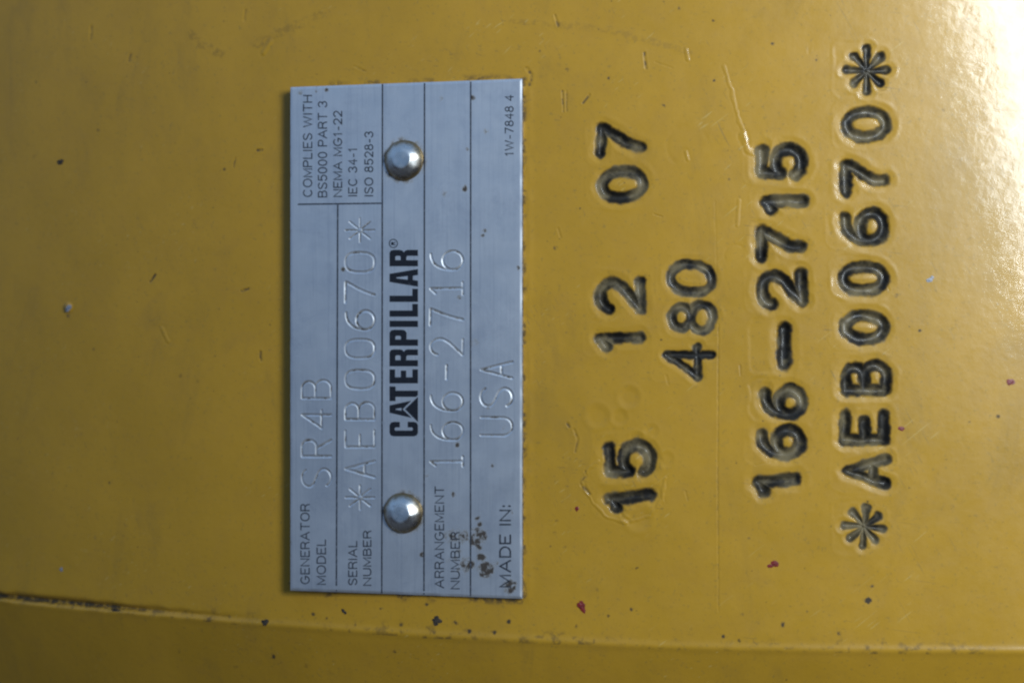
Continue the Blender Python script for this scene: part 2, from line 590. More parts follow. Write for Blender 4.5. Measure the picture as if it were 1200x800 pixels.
def scratch(pts, w, h, grime=0.0, jag=.25, seed=0):
    P = [px2cas(*p) for p in pts]
    xs = [p[0] for p in P]; zs = [p[1] for p in P]
    w *= PXM
    wi = window(min(xs) - 3, max(xs) + 3, min(zs) - 3, max(zs) + 3)
    X = SS[wi] + jag * fbm(SS[wi] / 1.2, ZZ[wi] / 1.2, 700 + seed, 2); Y = ZZ[wi]
    q = np.full(X.shape, 9.0)
    for a, b in zip(P[:-1], P[1:]):
        q = np.minimum(q, seg_dist(X, Y, a, b)[0] / w)
    q = q * 1.15 + .7 * fbm(SS[wi] / 1.5, ZZ[wi] / 1.5, 720 + seed, 2)
    h = h * .6; grime = grime * .8
    Hh[wi] += h * (1 - sstep(.3, 1.1, q)) - .35 * h * np.exp(-((q - 1.5) / .4) ** 2)
    GR[wi] = np.maximum(GR[wi], grime * (1 - sstep(.5, 1.2, q)))


# raised paint run between the number columns
scratch([(848, 78), (857, 105), (866, 140), (874, 165)], 2.4, .07, 0, .5, 1)
scratch([(870, 158), (876, 176), (886, 181)], 3.8, .12, .15, .6, 2)
scratch([(866, 235), (864, 264)], 2.4, .07, 0, .1, 3)
# long fine scored line
scratch([(842, 380), (841, 560), (842, 716)], 1.5, -.07, .30, .12, 4)
scratch([(838, 236), (840, 330)], 1.5, -.03, .10, .12, 4)
scratch([(659, 107), (660, 131)], 1.6, -.10, .45, .05, 5)
scratch([(664, 107), (664, 130)], 1.6, -.08, .35, .05, 6)
scratch([(683, 121), (691, 111)], 2.0, -.12, .45, .1, 7)
scratch([(650, 18), (654, 30)], 2.2, -.12, .45, .1, 8)
scratch([(617, 80), (623, 88), (621, 100)], 2.6, -.12, .45, .1, 9)
scratch([(755, 62), (757, 80)], 2.4, -.10, .45, .1, 10)
scratch([(804, 58), (806, 70)], 2.4, .10, .1, .1, 11)
scratch([(768, 73), (788, 80)], 1.5, -.05, .25, .1, 12)
scratch([(673, 503), (677, 515), (674, 529)], 2.2, -.10, .35, .1, 13)
scratch([(665, 496), (667, 500)], 2.4, -.10, .5, .1, 14)
scratch([(804, 178), (806, 187)], 2.6, .10, .05, .1, 15)
scratch([(766, 251), (776, 254)], 1.4, -.08, .40, .1, 16)
scratch([(654, 268), (657, 278)], 2.0, -.08, .35, .1, 17)
scratch([(867, 428), (868, 440)], 1.6, -.08, .3, .1, 18)
scratch([(781, 440), (783, 450)], 1.8, -.06, .25, .1, 19)
scratch([(803, 575), (806, 586)], 1.6, -.06, .3, .1, 20)
scratch([(107, 32), (106, 46)], 3, -.12, .35, .1, 21)
scratch([(153, 64), (151, 72)], 2.6, -.10, .40, .1, 22)
scratch([(288, 12), (286, 24)], 2.4, -.12, .35, .1, 23)
scratch([(317, 48), (309, 62)], 4, .16, .1, .2, 24)
scratch([(305, 412), (306, 422)], 2.4, -.12, .5, .1, 25)
scratch([(283, 341), (291, 338)], 2.2, -.1, .6, .1, 26)
scratch([(302, 176), (307, 176)], 2.4, -.1, .6, .1, 27)
scratch([(190, 385), (197, 400)], 3.2, .12, 0, .2, 28)
scratch([(176, 330), (182, 322)], 2.6, -.1, .6, .1, 29)
scratch([(276, 185), (274, 196)], 2.0, -.08, .45, .1, 30)
scratch([(415, 78), (428, 84)], 2.0, -.08, .40, .4, 31)
scratch([(222, 38), (240, 54), (258, 64)], 9, .01, .30, 1.6, 32)
scratch([(300, 52), (338, 34), (375, 18)], 9, .01, .28, 1.6, 33)
scratch([(600, 25), (720, 36), (810, 62)], 7, .02, .26, 1.0, 34)
scratch([(1035, 318), (1042, 340)], 1.4, -.05, .15, .1, 35)
scratch([(885, 545), (900, 541)], 1.3, -.05, .2, .1, 36)
# chipped edge of old paint around the deepest number
ring = [(700, 540), (684, 556), (684, 572), (696, 590), (712, 606), (734, 612), (762, 604), (775, 588), (779, 560)]
scratch(ring, 2.2, .10, .12, .9, 40)
scratch([(686, 552), (682, 566), (689, 578)], 2.2, -.09, .4, 1.0, 41)
scratch([(729, 604), (737, 612)], 3.5, -.12, .25, .8, 42)
dent(748, 606, 16, .12)
dent(80, 360, 7, -.45, 0)
# faint halo rubs
for (px, py, r) in [(806, 172, 24), (960, 60, 12), (862, 300, 13), (866, 345, 12)]:
    cs, cz = px2cas(px, py); rr = r * PXM
    wi = window(cs - 2 * rr, cs + 2 * rr, cz - 2 * rr, cz + 2 * rr)
    q = np.hypot(SS[wi] - cs, ZZ[wi] - cz) / rr
    Hh[wi] += -.035 * np.exp(-((q - 1) / .12) ** 2) * sstep(.3, .8, vnoise(SS[wi] / 2, ZZ[wi] / 2, 900))


def stain(px, py, r, a=1.0):
    cs, cz = px2cas(px, py); r *= PXM
    wi = window(cs - 2 * r, cs + 2 * r, cz - 2 * r, cz + 2 * r)
    q = np.hypot(SS[wi] - cs, ZZ[wi] - cz) / r + .8 * fbm(SS[wi] / .8, ZZ[wi] / .8, int(px * 7 + py), 2)
    GR[wi] = np.maximum(GR[wi], .85 * a * (1 - sstep(.1, 1.15, q)))


for (px, py, r, a) in [(457, 137, 3, .9), (40, 184, 7, .35), (115, 153, 4, .4), (206, 168, 4, .45), (263, 198, 4, .5),
                       (80, 370, 6, .5), (211, 440, 4, .45), (232, 447, 5, .4), (162, 418, 4, .4), (110, 409, 4, .4),
                       (128, 565, 4, .6), (114, 606, 6, .55), (140, 656, 4, .35), (257, 362, 3, .5), (252, 417, 3, .5),
                       (796, 10, 3, .7), (714, 92, 4, .8), (665, 82, 4, .5), (778, 124, 3, .7), (837, 95, 3, .6), (778, 25, 3, .4),
                       (680, 244, 3, .6), (651, 290, 4, .6), (632, 60, 3, .5), (906, 51, 4, .6), (950, 49, 3, .4), (1105, 129, 3, .6),
                       (1050, 347, 4, .8), (1078, 387, 3, .7), (1116, 595, 6, .4), (1160, 645, 5, .3), (1017, 704, 5, .9), (1022, 687, 4, .5),
                       (917, 731, 5, .7), (984, 742, 4, .6), (848, 746, 5, .7), (811, 736, 3, .5), (878, 630, 3, .5), (860, 658, 3, .4),
                       (740, 713, 4, .6), (675, 733, 4, .6), (596, 728, 4, .7), (535, 729, 4, .7), (446, 713, 3, .6), (470, 732, 4, .5),
                       (550, 739, 4, .6), (580, 741, 4, .6), (415, 731, 4, .6), (460, 765, 4, .5), (367, 719, 4, .7), (383, 724, 4, .6),
                       (350, 727, 4, .6), (500, 708, 3, .6), (313, 772, 5, .7), (321, 779, 4, .6), (350, 784, 6, .4), (380, 793, 5, .4),
                       (265, 786, 6, .4), (200, 766, 5, .4), (900, 96, 3, .4), (855, 210, 3, .4), (870, 720, 4, .4), (946, 716, 3, .4),
                       (1170, 488, 4, .6), (1136, 495, 3, .5), (690, 680, 6, .25), (650, 625, 4, .5), (645, 640, 3, .5),
                       (652, 610, 4, .5), (700, 690, 5, .3), (770, 690, 5, .25), (662, 640, 4, .35)]:
    stain(px, py, r, a)

# ---- grime packed along the plate's edge (dirt caught in the corner)
pxl, pxr = px2cas(338, 400)[0], px2cas(613.5, 400)[0]
pzt, pzb = px2cas(475, 97)[1], px2cas(475, 697)[1]
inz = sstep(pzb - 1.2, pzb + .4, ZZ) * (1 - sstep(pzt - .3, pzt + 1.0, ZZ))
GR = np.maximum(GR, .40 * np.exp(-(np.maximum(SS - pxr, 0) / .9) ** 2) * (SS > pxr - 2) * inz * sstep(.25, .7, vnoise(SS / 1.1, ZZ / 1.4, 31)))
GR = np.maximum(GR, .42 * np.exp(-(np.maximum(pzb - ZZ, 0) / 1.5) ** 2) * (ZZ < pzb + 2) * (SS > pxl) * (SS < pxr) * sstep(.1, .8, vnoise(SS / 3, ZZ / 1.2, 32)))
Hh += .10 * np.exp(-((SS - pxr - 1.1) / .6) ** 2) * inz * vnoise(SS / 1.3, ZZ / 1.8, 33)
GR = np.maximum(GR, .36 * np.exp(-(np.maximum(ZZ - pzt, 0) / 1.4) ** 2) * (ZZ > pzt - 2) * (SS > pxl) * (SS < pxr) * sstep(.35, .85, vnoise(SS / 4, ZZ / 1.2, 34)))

# ---- the ridge along the bottom and the flange that turns away under it
rim_px = [(-400, 660), (-150, 688), (0, 704), (100, 714), (200, 723), (300, 732), (400, 739), (500, 746), (600, 751), (700, 756), (800, 760),
          (900, 762), (1000, 763.5), (1100, 764.5), (1200, 765), (1400, 765)]
rs, rz = zip(*[px2cas(*p) for p in rim_px])
ZR = np.interp(S, rs, rz)
ZR = np.convolve(np.pad(ZR, 12, mode='edge'), np.ones(25) / 25, 'valid')[:, None]
w = ZR - ZZ
lim = np.minimum(w, 60)
rnd = .8
Hh = Hh * np.where(w > 0, .6, 1.0)
Hh += -np.tan(math.radians(22)) * .5 * (np.sqrt(lim ** 2 + rnd ** 2) + lim) + .20 * np.exp(-((w + .35) / .8) ** 2)
px_of_s = np.interp(S, rs, [p[0] for p in rim_px])[:, None]
crack = (1 - sstep(60, 330, px_of_s + 60 * (vnoise(SS / 9, ZZ * 0, 77) - .5)))
crw = .75 + .5 * vnoise(SS / 3, ZZ * 0, 78)
Hh += -(1.2 * crack) * np.exp(-((w + 1.05) / (.66 * crw)) ** 2)
GR = np.maximum(GR, .62 * crack * np.exp(-((w + .95) / (.55 * crw)) ** 2))
# dust settled on the last centimetre above the ridge
dustz = np.exp(-(np.maximum(-w, 0) / 3.6) ** 2) * (w < .3)
GR = np.maximum(GR, .40 * dustz * sstep(.25, .85, vnoise(SS / 1.6, ZZ / .9, 79)) * (.4 + .6 * vnoise(SS / 14, ZZ / 14, 80)))
GR = np.maximum(GR, .32 * dustz * sstep(.70, .95, vnoise(SS / .8, ZZ / .8, 81)))

x, y, z = cas_xyz(SS, ZZ, Hh)
P = np.stack([x, y, z], 2) * MM
NRM = -grid_normals(P)
if NRM[len(S) // 2, len(Z) // 2, 1] > 0:
    NRM = -NRM
P = P - np.array([0, YN * MM, -0.06])
nS, nZ = SS.shape
idx = np.arange(nS * nZ).reshape(nS, nZ)
F = np.stack([idx[:-1, :-1], idx[1:, :-1], idx[1:, 1:], idx[:-1, 1:]], 2).reshape(-1, 4)
V = P.reshape(-1, 3); NR = NRM.reshape(-1, 3)
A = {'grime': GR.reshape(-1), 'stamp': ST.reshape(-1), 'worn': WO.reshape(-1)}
flab = LAB[:-1, :-1].reshape(-1)
wf = (w[:-1, :-1] + w[1:, 1:]).reshape(-1) * .5
flange_f = wf > 0.15
shell = link('casing_shell', sub_mesh('casing_shell', V, F, (flab < 0) & ~flange_f, NR, A), casing, M_PAINT)
fl = link('end_flange', sub_mesh('end_flange', V, F, flange_f, NR, A), casing, M_PAINT)
fl['label'] = 'rounded lower flange below the ridge, turned away from the light'
WORDS = {'*': 'star', '-': 'dash'}
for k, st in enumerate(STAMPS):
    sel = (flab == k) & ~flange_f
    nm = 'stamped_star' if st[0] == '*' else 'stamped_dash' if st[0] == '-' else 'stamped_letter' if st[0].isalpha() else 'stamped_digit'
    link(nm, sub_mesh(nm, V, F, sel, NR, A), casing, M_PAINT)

# ================================================================== the metal data plate
plate = empty('data_plate', tuple(PC * MM), -ALPHA)
tag(plate, 'flat silver metal data plate riveted to the yellow casing, engraved and printed in black', 'data plate')
LT, RT, LB, RB = px2pl(342, 101), px2pl(611.5, 93.5), px2pl(338.5, 692.5), px2pl(612, 700)
pw0, pw1 = (LT[0] + LB[0]) / 2, (RT[0] + RB[0]) / 2
pt0, pt1 = (LB[1] + RB[1]) / 2, (LT[1] + RT[1]) / 2
THK = 1.15
ps = np.linspace(pw0, pw1, int((pw1 - pw0) / .15))
pt = np.linspace(pt0, pt1, int((pt1 - pt0) / .15))
QS, QT = np.meshgrid(ps, pt, indexing='ij')
PH = .035 * fbm(QS / 12, QT / 12, 41, 2)
PG = np.zeros_like(QS)
PL = -np.ones(QS.shape, int)
ENG = []
for ch, cy, W in [('S', 559.5, 21), ('R', 525, 19), ('4', 491, 21), ('B', 456, 21)]:
    ENG.append((ch, 371, cy, 34, W))
for ch, cy, W in [('*', 582.7, 28), ('A', 549.3, 19), ('E', 514, 19), ('B', 481.3, 20), ('0', 444.5, 22), ('0', 408.5, 22),
                  ('6', 375, 22), ('7', 342.7, 24), ('0', 307.5, 23), ('*', 270, 28)]:
    ENG.append((ch, 422, cy, 34, W))
for ch, cy, W in [('1', 541, 12), ('6', 505, 21), ('6', 470.7, 21), ('-', 436, 16), ('2', 406.7, 19), ('7', 372, 19),
                  ('1', 338.7, 15), ('6', 305.3, 22)]:
    ENG.append((ch, 523.5, cy, 38, W))
for ch, cy, W in [('U', 499.5, 21), ('S', 465.3, 22), ('A', 433.3, 19)]:
    ENG.append((ch, 582, cy, 37, W))
for k, (ch, cx, cy, H, W) in enumerate(ENG):
    cs, cz = px2pl(cx, cy)
    i0, i1 = np.searchsorted(ps, [cs - 5, cs + 5]); j0, j1 = np.searchsorted(pt, [cz - 4.5, cz + 4.5])
    wi = (slice(i0, i1), slice(j0, j1))
    X, Y = QS[wi], QT[wi]
    r = .23 + random.uniform(-.02, .03)
    q = np.full(X.shape, 9.0)
    if ch == '*':
        for i in range(8):
            a = math.radians(45 * i)
            a0 = px2pl(cx + 3.0 * math.cos(a), cy + 3.0 * math.sin(a))
            a1 = px2pl(cx + H * .5 * math.cos(a), cy + W * .5 * math.sin(a))
            q = np.minimum(q, seg_dist(X, Y, a0, a1)[0] / (r * .8))
    else:
        for pl in glyph_px(ch, cx, cy, H, W, GLP, random.uniform(-.03, .03)):
            pts = [px2pl(*p) for p in pl]
            for a, b in zip(pts[:-1], pts[1:]):
                q = np.minimum(q, seg_dist(X, Y, a, b)[0] / r)
    PH[wi] += -.085 * (.6 + .8 * vnoise(X / 2, Y / 2, 1000 + k)) * (1 - sstep(.45, 1.15, q)) + .018 * np.exp(-((q - 1.5) / .35) ** 2)
    PG[wi] = np.maximum(PG[wi], .95 * (1 - sstep(.3, 1.15, q)) * (.25 + .75 * vnoise(X / 1.2, Y / 1.2, 1100 + k)))  # dirt in the strokes, plus groove shade put into the same tone
    PL[wi] = np.where(q < 1.2, k, PL[wi])


def pstain(px, py, r, a):
    cs, cz = px2pl(px, py); r *= .165 * (1.35 if a > .55 and px > 520 and py > 600 else 1.0)
    q = np.hypot(QS - cs, QT - cz) / r + .9 * fbm(QS / .9, QT / .9, int(px + 3 * py), 2)
    np.maximum(PG, 1.45 * a * (1 - sstep(.15, 1.2, q)), out=PG)


for a in [(531, 628, 8, .62), (541, 628, 8, .60), (563, 625, 8, .95), (557, 633, 7, .85), (561, 640, 5, .7), (548, 662, 8, .8), (540, 664, 5, .6),
          (564, 652, 5, .95), (570, 666, 8, .85), (567, 673, 5, .8), (581, 660, 5, .45), (598, 688, 8, .75), (593, 692, 5, .5), (560, 607, 3, .8),
          (562, 614, 3, .7), (531, 579, 3.5, .8), (500, 557, 3.5, .7), (495, 649, 4, .9), (536, 521, 4, .6), (538, 349, 3, .9), (402, 316, 3, .9),
          (571, 478, 3, .7), (545, 221, 5, .75), (554, 115, 4, .7), (568, 270, 4, .6), (566, 276, 3, .5), (607, 314, 3, .7), (570, 154, 5, .35),
          (548, 175, 3, .5), (517, 115, 5, .3), (521, 228, 6, .35), (382, 106, 4, .7), (371, 107, 3, .5), (352, 109, 5, .4), (555, 403, 8, .25),
          (537, 645, 6, .5), (533, 655, 6, .45), (525, 655, 5, .35), (590, 500, 4, .3), (577, 546, 3, .6), (600, 600, 3, .4)]:
    pstain(*a)
RIV = [(473.3, 188), (472.3, 600.8)]
for (px, py) in RIV:          # brown ring of dirt round each rivet head
    cs, cz = px2pl(px, py)
    q = np.hypot(QS - cs, QT - cz)
    np.maximum(PG, .60 * np.exp(-(np.maximum(q - 3.9, 0) / .8) ** 2) * sstep(.05, .7, vnoise(QS / 1.5, QT / 1.5, 51)), out=PG)
# edges rolled over by the shear
ed = np.minimum(np.minimum(QS - pw0, pw1 - QS), np.minimum(QT - pt0, pt1 - QT))
PH += -(.04 + .08 * vnoise(QS / 2, QT / 2, 53)) * (1 - sstep(0, .45, ed))
PG = np.maximum(PG, .35 * (1 - sstep(0, .8, ed)) * sstep(.6, .85, vnoise(QS / 1.1, QT / 1.1, 52)))

PP = np.stack([QS, -PH, QT], 2) * MM
pn = grid_normals(PP)
if pn[10, 10, 1] > 0:
    pn = -pn
n1, n2 = QS.shape
pidx = np.arange(n1 * n2).reshape(n1, n2)
PF = np.stack([pidx[:-1, :-1], pidx[1:, :-1], pidx[1:, 1:], pidx[:-1, 1:]], 2).reshape(-1, 4)
PV = PP.reshape(-1, 3); PNR = pn.reshape(-1, 3)
PA = {'grime': PG.reshape(-1)}
plab = PL[:-1, :-1].reshape(-1)
link('plate_face', sub_mesh('plate_face', PV, PF, plab < 0, PNR, PA), plate, M_PLATE)
for k, e in enumerate(ENG):
    nm = 'engraved_star' if e[0] == '*' else 'engraved_dash' if e[0] == '-' else 'engraved_letter' if e[0].isalpha() else 'engraved_digit'
    link(nm, sub_mesh(nm, PV, PF, plab == k, PNR, PA), plate, M_PLATE)
# sheared edge and back of the plate
loop = np.concatenate([pidx[:, 0], pidx[-1, 1:], pidx[-2::-1, -1], pidx[0, -2:0:-1]])
top = PV[loop]
bot = top.copy(); bot[:, 1] = THK * MM
m_ = len(loop)
ev = np.concatenate([top, bot])
ef = np.array([[i, (i + 1) % m_, m_ + (i + 1) % m_, m_ + i] for i in range(m_)])
me = mesh_np('plate_edge', ev, ef, None, {'grime': np.concatenate([np.full(m_, .6), np.full(m_, .8)])}, False)
link('plate_edge', me, plate, M_PLATE)
bk = np.array([[pw0, THK, pt0], [pw1, THK, pt0], [pw1, THK, pt1], [pw0, THK, pt1]]) * MM
link('plate_back', mesh_np('plate_back', bk, np.array([[0, 3, 2, 1]]), None, {'grime': np.full(4, .4)}, False), plate, M_PLATE)

# ---- printing on the plate
RAISE = .022


def plate_pts_mesh(me, fn, base=RAISE):
    """map a flat mesh (u, v) through fn -> photo pixel -> plate"""
    for v in me.vertices:
        px, py = fn(v.co.x, v.co.y)
        s, t = px2pl(px, py)
        i = min(max(int(np.searchsorted(ps, s)), 0), n1 - 1); j = min(max(int(np.searchsorted(pt, t)), 0), n2 - 1)
        v.co = Vector((s * MM, -(base + max(PH[i, j], -.02) + (.006 if v.co.z > 0 else -.02)) * MM, t * MM))
    me.update()


def curve_mesh(cu, name):
    o = bpy.data.objects.new('tmp', cu); COL.objects.link(o)
    dg = bpy.context.evaluated_depsgraph_get()
    me = bpy.data.meshes.new_from_object(o.evaluated_get(dg))
    me.name = name
    bpy.data.objects.remove(o); bpy.data.curves.remove(cu)
    return me


# plain sans capitals for the small printing: strokes in a box (width, 1), advance follows
GS = {k: v for k, v in GL.items()}
GS.update({
    'C': [arc(.5, .5, .5, .5, 48, 312)], 'O': [sup(.5, .5, .5, .5, 2.1)], 'G': [arc(.5, .5, .5, .5, 48, 330) + [(1, .45), (.58, .45)]],
    'D': [[(.45, 1), (0, 1), (0, 0), (.45, 0)] + arc(.45, .5, .55, .5, -90, 90)], 'H': [[(0, 0), (0, 1)], [(1, 0), (1, 1)], [(0, .52), (1, .52)]],
    'I': [[(.5, 0), (.5, 1)]], 'L': [[(0, 1), (0, 0), (1, 0)]], 'M': [[(0, 0), (0, 1), (.5, .12), (1, 1), (1, 0)]],
    'N': [[(0, 0), (0, 1), (1, 0), (1, 1)]], 'P': [[(0, 0), (0, 1), (.6, 1)] + arc(.6, .74, .4, .26, 90, -90) + [(0, .48)]],
    'T': [[(0, 1), (1, 1)], [(.5, 1), (.5, 0)]], 'W': [[(0, 1), (.25, 0), (.5, .92), (.75, 0), (1, 1)]],
    '3': [arc(.46, .75, .46, .25, 160, -75) , arc(.46, .26, .52, .26, 82, -160)], '1': [[(.1, .78), (.6, 1), (.6, 0)]],
    '7': [[(0, 1), (1, 1), (.35, 0)]], ':': [[(.5, .02), (.5, .14)], [(.5, .58), (.5, .70)]],
    'R': [[(0, 0), (0, 1), (.6, 1)] + arc(.6, .75, .38, .25, 90, -90) + [(0, .5)], [(.62, .5), (.92, .3), (1, 0)]],
    'B': [[(0, 0), (0, 1), (.55, 1)] + arc(.55, .77, .38, .23, 90, -90) + [(0, .54)], [(.55, .54)] + arc(.58, .27, .42, .27, 90, -90) + [(0, 0)]],
    '-': [[(.1, .38), (.9, .38)]],
})
WD = {'I': .06, 'M': .74, 'W': .98, 'O': .74, 'C': .70, 'G': .72, 'D': .64, 'H': .64, 'N': .66, 'A': .74, '-': .34, ' ': .18, ':': .08, '1': .34,
      'L': .50, 'E': .54, 'S': .58, 'T': .64, 'P': .56, 'R': .60, 'B': .58, 'U': .62}


def printed(txt, xtop, xbase, ystart, yend, wpx=1.35):
    x = 0; place = []
    for c in txt:
        wd = WD.get(c, .52)
        if c != ' ':
            place.append((c, x, wd))
        x += wd + .24
    tot = x - .24
    vs, fs = [], []
    hw = wpx / 2
    Hc = xbase - xtop - wpx; Lc = (ystart - yend) - wpx
    lay = 0
    for c, x0, wd in place:
        for pl in GS[c]:
            p = np.array([((x0 + u * wd) / tot * Lc + hw, v * Hc + hw) for u, v in pl])
            keep = [0] + [i for i in range(1, len(p)) if np.hypot(*(p[i] - p[i - 1])) > 1e-4]
            p = p[keep]
            d = np.diff(p, axis=0); d /= np.linalg.norm(d, axis=1)[:, None]
            nn = np.stack([-d[:, 1], d[:, 0]], 1)
            b = len(vs); lay += 1
            for i in range(len(p)):
                if i == 0: m = nn[0]
                elif i == len(p) - 1: m = nn[-1]
                else:
                    m = nn[i - 1] + nn[i]; m = m / max(np.linalg.norm(m), .25); m = m / max(m.dot(nn[i]), .55)
                e = (-d[0] if i == 0 else d[-1] if i == len(p) - 1 else 0 * d[0]) * hw * .8
                for sg in (1, -1):
                    q_ = p[i] + e + sg * m * hw
                    vs.append((q_[0], q_[1], 1 + (lay % 7)))
            fs += [(b + 2 * i, b + 2 * i + 1, b + 2 * i + 3, b + 2 * i + 2) for i in range(len(p) - 1)]
    me = bpy.data.meshes.new('printed_text')
    me.from_pydata(vs, [], fs)
    lays = [v.co.z for v in me.vertices]
    plate_pts_mesh(me, lambda u, v: (xbase - v, ystart - u), .010)
    for v, l in zip(me.vertices, lays):
        v.co.y -= l * .002 * MM
    return link('printed_text', me, plate, M_INK)


for a in [('COMPLIES WITH', 355, 366, 231, 111.5), ('BS5000 PART 3', 372.5, 383.5, 231.5, 118.5), ('NEMA MG1-22', 390.5, 401, 231, 130),
          ('IEC 34-1', 408, 418.7, 230.5, 173), ('ISO 8528-3', 427, 437.5, 230.5, 154), ('1W-7848 4', 591.5, 602, 183, 111.5),
          ('GENERATOR', 352, 363, 684, 590), ('MODEL', 371, 382, 684.8, 631.5), ('SERIAL', 408, 418.7, 685.3, 633.3),
          ('NUMBER', 425.3, 435.3, 686, 621.3), ('ARRANGEMENT', 509.3, 520.5, 688.8, 569.3), ('NUMBER', 528, 539, 690, 622.7)]:
    printed(*a)
printed('MADE IN:', 585, 599, 688, 591, 1.9)


def rule(x0, y0, x1, y1, wpx=1.7):
    n = 40
    vs, fs = [], []
    dx, dy = x1 - x0, y1 - y0
    L = math.hypot(dx, dy); nx, ny = -dy / L * wpx / 2, dx / L * wpx / 2
    me = bpy.data.meshes.new('printed_rule')
    for i in range(n + 1):
        f = i / n
        vs += [(x0 + dx * f + nx, y0 + dy * f + ny, 1), (x0 + dx * f - nx, y0 + dy * f - ny, 1)]
    fs = [(2 * i, 2 * i + 1, 2 * i + 3, 2 * i + 2) for i in range(n)]
    me.from_pydata(vs, [], fs)
    plate_pts_mesh(me, lambda u, v: (u, v), .008)
    return link('printed_rule', me, plate, M_INK)


rule(395.8, 240, 394.2, 692)
rule(448.2, 98.8, 447.4, 694.5)
rule(497.5, 97.6, 496.8, 696)
rule(551.6, 96, 551.4, 697.8)
rule(349, 239.5, 447, 238.3)

# ---- bold maker's lettering, drawn letter by letter
HC = 33.3


def poly_mesh(name, polys):
    cu = bpy.data.curves.new('p', 'CURVE'); cu.dimensions = '2D'; cu.fill_mode = 'BOTH'; cu.extrude = .02
    for pl in polys:
        sp = cu.splines.new('POLY'); sp.points.add(len(pl) - 1); sp.use_cyclic_u = True
        for p, (u, v) in zip(sp.points, pl):
            p.co = (u, v, 0, 1)
    return curve_mesh(cu, name)


def L_R(w):
    return [[(0, 0), (0, HC), (w - 3.5, HC), (w - .8, HC - 1.5), (w, HC - 5), (w, HC - 12), (w - .8, HC - 15), (w - 2.8, HC - 16.8), (w - .8, HC - 18.5), (w, HC - 21), (w, 0),
             (w - 7, 0), (w - 7, 12.5), (w - 8.5, 13.6), (7.2, 13.6), (7.2, 0)], [(7.2, HC - 6.8), (7.2, HC - 13), (w - 8, HC - 13), (w - 7, HC - 12), (w - 7, HC - 8), (w - 8, HC - 6.8)]]


def L_P(w):
    return [[(0, 0), (0, HC), (w - 3.5, HC), (w - .8, HC - 1.8), (w, HC - 5), (w, HC - 15), (w - .8, HC - 18), (w - 3.5, HC - 20), (7.4, HC - 20), (7.4, 0)],
            [(7.4, HC - 6.8), (7.4, HC - 13.4), (w - 8, HC - 13.4), (w - 7, HC - 12), (w - 7, HC - 8), (w - 8, HC - 6.8)]]


def L_A(w):
    return [[(0, 0), (w * .27, HC), (w * .73, HC), (w, 0), (w - 7, 0), (w - 8, 6), (8, 6), (7, 0)], [(w * .5 - 2.2, 12), (w * .5 + 2.2, 12), (w * .5 + .5, HC - 8), (w * .5 - .5, HC - 8)]]


LET = [
    ([[(17, 12), (17, 5), (16, 1.6), (13, 0), (4, 0), (1, 1.6), (0, 5), (0, HC - 5), (1, HC - 1.6), (4, HC), (13, HC), (16, HC - 1.6), (17, HC - 5), (17, HC - 12),
       (10.5, HC - 12), (10.5, HC - 7), (9.5, HC - 6), (7.6, HC - 6), (6.8, HC - 7), (6.8, 7), (7.6, 6), (9.5, 6), (10.5, 7), (10.5, 12)]], 0),
    ([[(21.6, 7.2), (27.6, HC), (36.2, HC), (41.8, 7.6), (31.7, 18.0)], [(30.0, 19.2), (33.4, 19.2), (32.2, 26), (31.2, 26)]], 0),
    ([[(31.7, 15.2), (16.8, 0), (46.2, 0)]], 0),
    ([[(0, HC), (17.1, HC), (17.1, HC - 7), (12.2, HC - 7), (12.2, 0), (7.0, 0), (4.9, 2.2), (4.9, HC - 7), (0, HC - 7)]], 41.3),
    ([[(0, 0), (0, HC), (16.4, HC), (16.4, HC - 6.5), (7.2, HC - 6.5), (7.2, HC - 13.2), (15, HC - 13.2), (15, HC - 19.5), (7.2, HC - 19.5), (7.2, 6.5), (16.4, 6.5), (16.4, 0)]], 62),
    (L_R(19.8), 82), (L_P(18.7), 106), ([[(0, 0), (0, HC), (7.3, HC), (7.3, 0)]], 128),
    ([[(0, 0), (0, HC), (7.3, HC), (7.3, 6.6), (15, 6.6), (15, 0)]], 140), ([[(0, 0), (0, HC), (7.3, HC), (7.3, 6.6), (15.4, 6.6), (15.4, 0)]], 157.3),
    (L_A(20.7), 175.1), (L_R(19.2), 199)]
for polys, u0 in LET:
    me = poly_mesh('logo_letter', polys)
    plate_pts_mesh(me, lambda u, v: (489.8 - v, 511 - u - u0))
    nm = 'logo_triangle' if len(polys[0]) == 3 else 'logo_letter'
    me.name = nm
    link(nm, me, plate, M_LOGO)
# small circled mark after the lettering
circ = lambda r: [(r * math.cos(2 * math.pi * i / 28), r * math.sin(2 * math.pi * i / 28)) for i in range(28)]
rr_ = [[(-1.9, -2.6), (-1.9, 2.6), (.9, 2.6), (1.9, 1.6), (1.9, .6), (.8, -.2), (2.0, -2.6), (1.0, -2.6), (-.1, -.3), (-1.0, -.3), (-1.0, -2.6)]]
me = poly_mesh('registered_mark', [circ(5.3), circ(4.3)] + rr_)
plate_pts_mesh(me, lambda u, v: (461 - v, 285.3 - u))
link('registered_mark', me, plate, M_LOGO)

